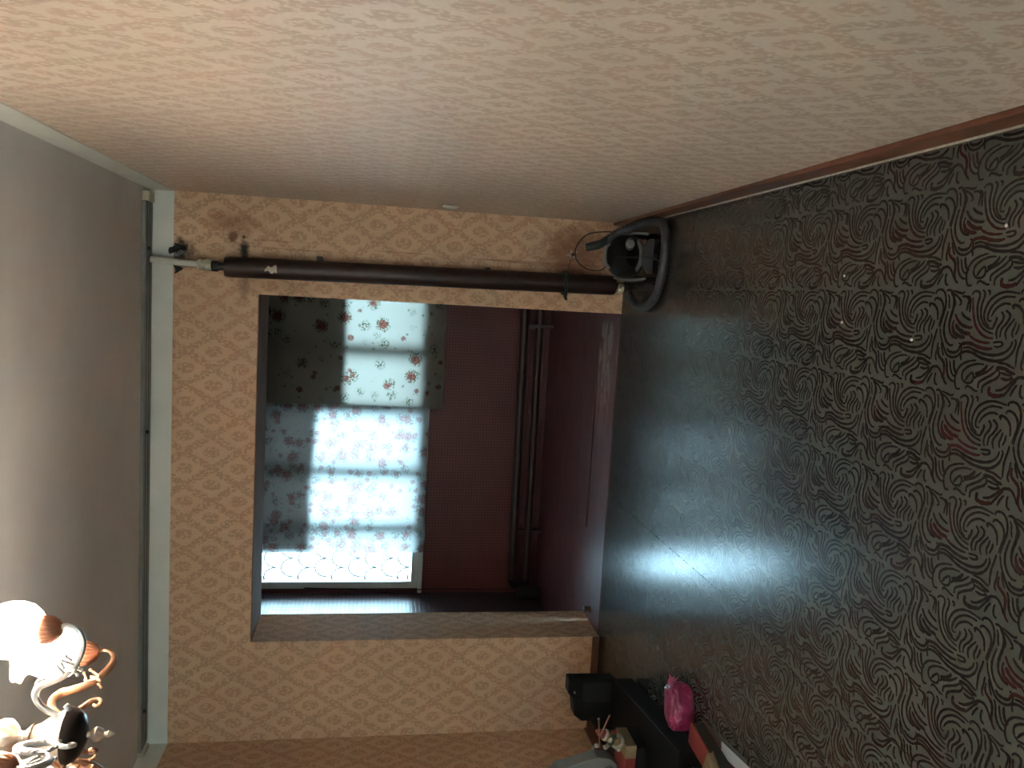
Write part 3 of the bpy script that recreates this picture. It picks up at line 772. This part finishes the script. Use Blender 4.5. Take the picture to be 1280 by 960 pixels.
for k in range(5):
    ang = math.radians(-2+72*k); ca, sa = math.cos(ang), math.sin(ang)
    W = lambda r, z, t=0.: Vector((AX+r*ca-t*sa, AY+r*sa+t*ca, Z0+z))
    mat = M['arm_lit'] if k in (0, 4) else M['bronze']  # the paler metal colour stands for light catching these arms
    arm = MB().tube([W(r, z) for r, z in prof], lambda u: .0054+.0040*math.sin(PI*min(1, u*1.1))**.6 if u < .9 else .0062, 12, flat=.75)
    # beaded ridge on the outside of the outer curve
    kw = {'label': 'arm coloured pale for the light on it'} if k in (0, 4) else {}
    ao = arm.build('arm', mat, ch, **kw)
    # small curl and leaves on the middle of the arm
    MB().tube([W(.122, .640), (W(.128, .648)), W(.122, .658), W(.112, .660), W(.108, .652), W(.113, .648)], lambda u: .0038-.002*u, 7).build('curl', mat, ao)
    lf = MB()
    for (r, z, dr, dz) in ((.140, .604, .022, .012), (.152, .592, -.012, -.016), (.160, .586, .012, .020), (.146, .600, .004, -.018)):
        for t in (-.004, .004):
            lf.tube([W(r, z, t), W(r+dr*.6, z+dz*.6, t*1.8), W(r+dr, z+dz, t*2.6)], lambda u: .0036*(1-.35*u), 6)
            lf.ball(W(r+dr, z+dz, t*2.6), .0042, seg=8)
    lf.build('leaf_spray', mat, ao)
    if k: MB().tube([W(.050, .622), W(.062, .606), W(.078, .592), W(.092, .580), W(.094, .566), W(.084, .560), W(.076, .567), W(.081, .574)], lambda u: .0060*(1-.35*u), 9).build('scroll', mat, ao)
    # ribbed cup
    MB().lathe([(0, .608), (.010, .608), (.019, .615), (.026, .627), (.029, .642), (.0275, .648), (.0, .646)], W(.236, 0)-Vector((0, 0, 0)), 40, mod=lambda a, i: 1+.035*math.cos(20*a)).build('cup', M['cup_m'], ao)
    C = W(.236, 0)
    wav = lambda a, i: 1+(.07*max(0, (i-6)/4))*math.cos(6*a)
    sh = MB().lathe([(.024, .646), (.039, .654), (.052, .670), (.058, .690), (.057, .712), (.051, .732), (.045, .748), (.044, .756), (.049, .766), (.058, .774), (.065, .777)], C, 48, mod=wav)
    so = sh.build('shade', M['shade'], ch, True, False)
    lit = k in LIT
    MB().lathe([(0, .646), (.012, .647), (.012, .668), (.018, .678), (.025, .694), (.026, .708), (.019, .724), (0, .732)], C, 18).build('bulb', M['bulb'] if lit else M['bulb_off'], so)
    if lit:
        L = bpy.data.lights.new('bulb_light', 'POINT'); L.energy = BULB_W*(1.0 if k == 0 else .55); L.color = (1.0, .88, .77); L.shadow_soft_size = .03
        lo = bpy.data.objects.new('bulb_light', L); COL.objects.link(lo); lo.parent = ch
        lo.location = C+Vector((0, 0, .748))-Vector(ch.location)

# ================================================================== ADDED SHEER, TINTS THE REAR WINDOW LIGHT
sh_ = thing('added_sheer', ((WX0+WX1)/2, YR+.05, .1), 'added unseen cream sheer tinting the light from the rear window', 'curtain')
MB().grid(60, 8, lambda u, v: Vector((WX0-.06+(WX1-WX0+.12)*u, YR+.05+.02*math.sin(u*60), .15+1.65*v+.80))).build('panel', M['sky_tint'], sh_, True, False)

# ================================================================== LEFT-HAND FURNITURE AND CLUTTER
CZ = .13
cs = thing('media_console', (-2.25, 3.45, 0), 'low black console standing on the floor along the left wall', 'console')
MB().prism([(-2.59, 3.941, CZ-.022), (-1.944, 3.941, CZ-.022), (-1.806, 2.985, CZ-.022), (-2.59, 2.985, CZ-.022)], (0, 0, .022), .003).build('top', M['lacquer'], cs, False)
MB().prism([(-2.58, 3.93, .014), (-1.955, 3.93, .014), (-1.818, 2.995, .014), (-2.58, 2.995, .014)], (0, 0, CZ-.0365), .002).build('carcass', M['lacquer'], cs, False)
for (x, y) in ((-2.5, 3.86), (-2.02, 3.86), (-2.5, 3.06), (-1.9, 3.06)):
    MB().lathe([(0, 0), (.018, 0), (.018, .016), (0, .016)], (x, y, 0), 12).build('foot', M['black_m'], cs)
# black stereo with a stepped top at the console's far corner
hf = thing('stereo_unit', (-2.05, 3.88, CZ), 'black stereo unit with stepped top at far corner of the low console', 'stereo')
con = [(-2.20, CZ), (-1.922, CZ), (-1.918, .376), (-1.992, .376), (-2.019, .350), (-2.111, .338), (-2.143, .296), (-2.145, .245), (-2.165, .235), (-2.20, .20)]
MB().prism([(x, 3.932, z) for x, z in con], (0, -.075, 0), .005).build('body', M['black'], hf, False)
MB().box((-2.132, 3.853, .222), (-2.055, 3.860, .286), .002).build('cassette_slot', M['lacquer'], hf)
MB().box((-2.04, 3.852, .15), (-1.935, 3.860, .30), .004).build('speaker_grille', M['black_m'], hf)
for x, z in ((-1.985, .343), (-2.135, .205)):
    MB().lathe([(0, 0), (.0065, 0), (.0055, .010), (0, .011)], (x, 3.858, z), 14, mat=Matrix.Rotation(PI/2, 3, 'X')).build('knob', M['chrome'], hf, label='small chrome knob')
# stack on the console: black case, red and yellow carton, grey case and figurine on top
bc = thing('flat_case', (-2.15, 3.41, CZ), 'flat black case lying on the console under the red carton', 'case')
MB().box((-2.36, 3.32, CZ), (-1.985, 3.50, CZ+.053), .006).build('body', M['black'], bc)
MB().box((-2.3605, 3.3195, CZ+.026), (-1.9845, 3.5005, CZ+.029)).build('seam', M['black_m'], bc, False)
rc = thing('carton', (-2.15, 3.41, .183), 'narrow red carton with yellowed end lying on the black case', 'carton')
MB().box((-2.35, 3.33, .1835), (-2.035, 3.49, .232), .003).build('body', M['red_card'], rc, False)
MB().box((-2.04, 3.329, .1835), (-1.977, 3.491, .234), .003).build('end_flap', M['paper_y'], rc, False, label='yellowed end flap')
gb = thing('appliance_case', (-2.25, 3.46, .234), 'pale grey plastic case with slanted side standing on the red carton', 'case')
con = [(-2.46, .2345), (-2.125, .2345), (-2.095, .272), (-2.085, .337), (-2.135, .516), (-2.18, .56), (-2.46, .56)]
MB().prism([(x, 3.50, z) for x, z in con], (0, -.075, 0), .006).build('shell', M['box_grey'], gb, False)
con = [(-2.46, .236), (-2.15, .236), (-2.123, .272), (-2.15, .335), (-2.46, .46)]
MB().prism([(x, 3.426, z) for x, z in con], (0, -.012, 0), .004).build('front_panel', M['box_grey2'], gb, False, label='slightly darker grey front panel')

# little figurine with sticks, leaning to the right
fg = thing('figurine', (-2.02, 3.375, .2345), 'small white, red and green toy figurine with crossed sticks leaning beside grey case', 'figurine')
FM = Matrix.Translation((-1.998, 3.385, .2335)) @ Matrix.Rotation(math.radians(27), 4, 'Y') @ Matrix.Scale(1.22, 4)
def fpart(mb, name, mat, **kw):
    mb.bm.transform(FM); return mb.build(name, mat, fg, **kw)
fpart(MB().lathe([(0, .006), (.020, .006), (.028, .016), (.027, .03), (.02, .046), (.012, .054), (0, .056)], (0, 0, 0), 18), 'body', M['toy_white'])
fpart(MB().lathe([(.020, .042), (.026, .044), (.027, .052), (.018, .058), (.0, .058)], (0, 0, 0), 16), 'scarf', M['toy_green'])
fpart(MB().ball((.006, -.022, .036), .014, (1.2, .6, 1), 10), 'sack', M['toy_tan'])
fpart(MB().ball((0, -.002, .068), .0175, seg=14), 'head', M['toy_tan'])
fpart(MB().ball((-.002, -.016, .060), .010, (1.1, .7, 1.1), 10), 'beard', M['toy_white'])
fpart(MB().lathe([(.019, 0), (.018, .010), (.012, .03), (.004, .045), (0, .047)], (.002, 0, .078), 16), 'hat', M['toy_red'])
fpart(MB().lathe([(.017, -.004), (.022, 0), (.021, .008), (.017, .010)], (.002, 0, .077), 16), 'hat_brim', M['toy_white'])
for sx in (-1, 1):
    fpart(MB().tube([(sx*.02, -.002, .048), (sx*.036, -.012, .058), (sx*.03, -.022, .072)], lambda u: .008-.002*u, 8), 'arm', M['toy_red'] if sx > 0 else M['toy_white'])
    fpart(MB().ball((sx*.014, -.014, .013 if sx < 0 else .016), .013, (1, 1.3, .65), 10), 'foot', M['toy_white'])
fpart(MB().ball((-.045, -.006, .092), .010, seg=10).ball((-.056, -.008, .104), .006, seg=8), 'pompom', M['toy_white'])
fpart(MB().tube([(-.040, -.026, .088), (.055, -.03, .150)], .0032, 7), 'stick', M['twig'])
fpart(MB().tube([(.002, -.030, .112), (.085, -.026, .118)], .0032, 7), 'stick', M['twig'])

# magenta bag on the floor
import mathutils
bgx, bgy = -1.718, 3.195
pk = thing('plastic_bag', (bgx, bgy, 0), 'crumpled magenta plastic bag on the floor beside the console', 'bag')
t = bmesh.new(); bmesh.ops.create_icosphere(t, subdivisions=5, radius=1)
a = math.radians(17)
def bagpt(x, y, z): return Vector((bgx+x*math.cos(a)-y*math.sin(a), bgy+x*math.sin(a)+y*math.cos(a), z))
for v in t.verts:
    d = v.co.copy()
    q = Vector([math.copysign(abs(c)**.62, c) for c in d])          # boxy
    n = mathutils.noise.noise(d*1.8)*.10 - abs(mathutils.noise.noise(d*5))*.13 + mathutils.noise.noise(d*13)*.035
    p = q*(.95+n)
    tap = 1-.22*max(0, p.x)
    p = Vector((p.x*.108, p.y*.068*tap, max(.0015, p.z*.062+.058)))
    v.co = bagpt(*p)
mb = MB(); mb._add(t); mb.build('body', M['pink'], pk)
kn = MB().grid(10, 6, lambda u, v: bagpt(.070+.05*v+.006*math.sin(u*20), (u-.5)*(.05+.05*v), .086+.022*v-.03*v*v+.006*math.sin(u*15+v*4)))
kn.build('opening', M['pink'], pk, True, False)
# papers and folders on the floor nearer the camera
rf = thing('folder', (-1.78, 2.85, 0), 'worn red cardboard folder on the floor next to magenta bag', 'folder')
Rz = Matrix.Rotation(math.radians(-6), 3, 'Z')
def rb(cx_, cy_, w_, h_, z0, z1, rot, bev=.002): return MB().box((cx_-w_/2, cy_-h_/2, z0), (cx_+w_/2, cy_+h_/2, z1), bev, rot)
rb(-1.788, 2.76, .095, .58, .058, .065, Rz).build('front_cover', M['red_card'], rf, False)
rb(-1.786, 2.76, .088, .57, .007, .0575, Rz).build('pages', M['dark_card'], rf, False)
rb(-1.788, 2.76, .095, .58, .0, .0065, Rz).build('back_cover', M['red_card'], rf, False)
bk = thing('book', (-1.80, 2.76, .065), 'yellowed old paperback lying askew on the red folder', 'book')
Rb = Matrix.Rotation(math.radians(-24), 3, 'Z')
rb(-1.790, 2.745, .105, .19, .0655, .0705, Rb, .001).build('cover', M['twig'], bk, False)
rb(-1.791, 2.745, .098, .183, .0707, .090, Rb).build('pages', M['paper_y'], bk, False)
Rp = Matrix.Rotation(math.radians(8), 3, 'Z')
o = rb(-1.700, 2.70, .050, .33, .004, .007, Rp, .0008).build('paper_sheet', M['paper'], None, False)
o['label'] = 'white sheet of paper on the floor at right edge of the pile'; o['category'] = 'paper'
o = rb(-1.708, 2.86, .052, .42, .0, .0035, Rp, .0008).build('card', M['dark_card'], None, False)
o['label'] = 'dark folded card on the floor between red folder and white sheet'; o['category'] = 'card'
cse = thing('case', (-1.88, 2.87, 0), 'glossy black plastic case on the floor between console and red folder', 'case')
MB().box((-1.95, 2.77, 0), (-1.862, 2.97, .10), .006).build('body', M['black'], cse)
MB().box((-1.951, 2.769, .072), (-1.861, 2.971, .077), .001).build('rim', M['grey_p'], cse)

# crumbs of plaster dropped on the linoleum
for x, y, lab in ((.131, 2.325, 'tiny white plaster crumb on linoleum, the one nearest the vacuum cleaner and right wall'), (-.012, 2.314, 'tiny white plaster crumb on linoleum, left of the one nearest the vacuum cleaner'),
                  (-.047, 1.976, 'tiny white plaster crumb on linoleum, farthest from the right baseboard'), (.234, 1.685, 'tiny white plaster crumb on linoleum, closest to camera beside right baseboard')):
    o = MB().ball((x, y, .0042), .0042, (1, .8, .8), 8).jitter(.0008).build('plaster_crumb', M['plastic_w'], None)
    o['label'] = lab; o['category'] = 'crumb'; o['group'] = 'plaster crumbs on the linoleum'
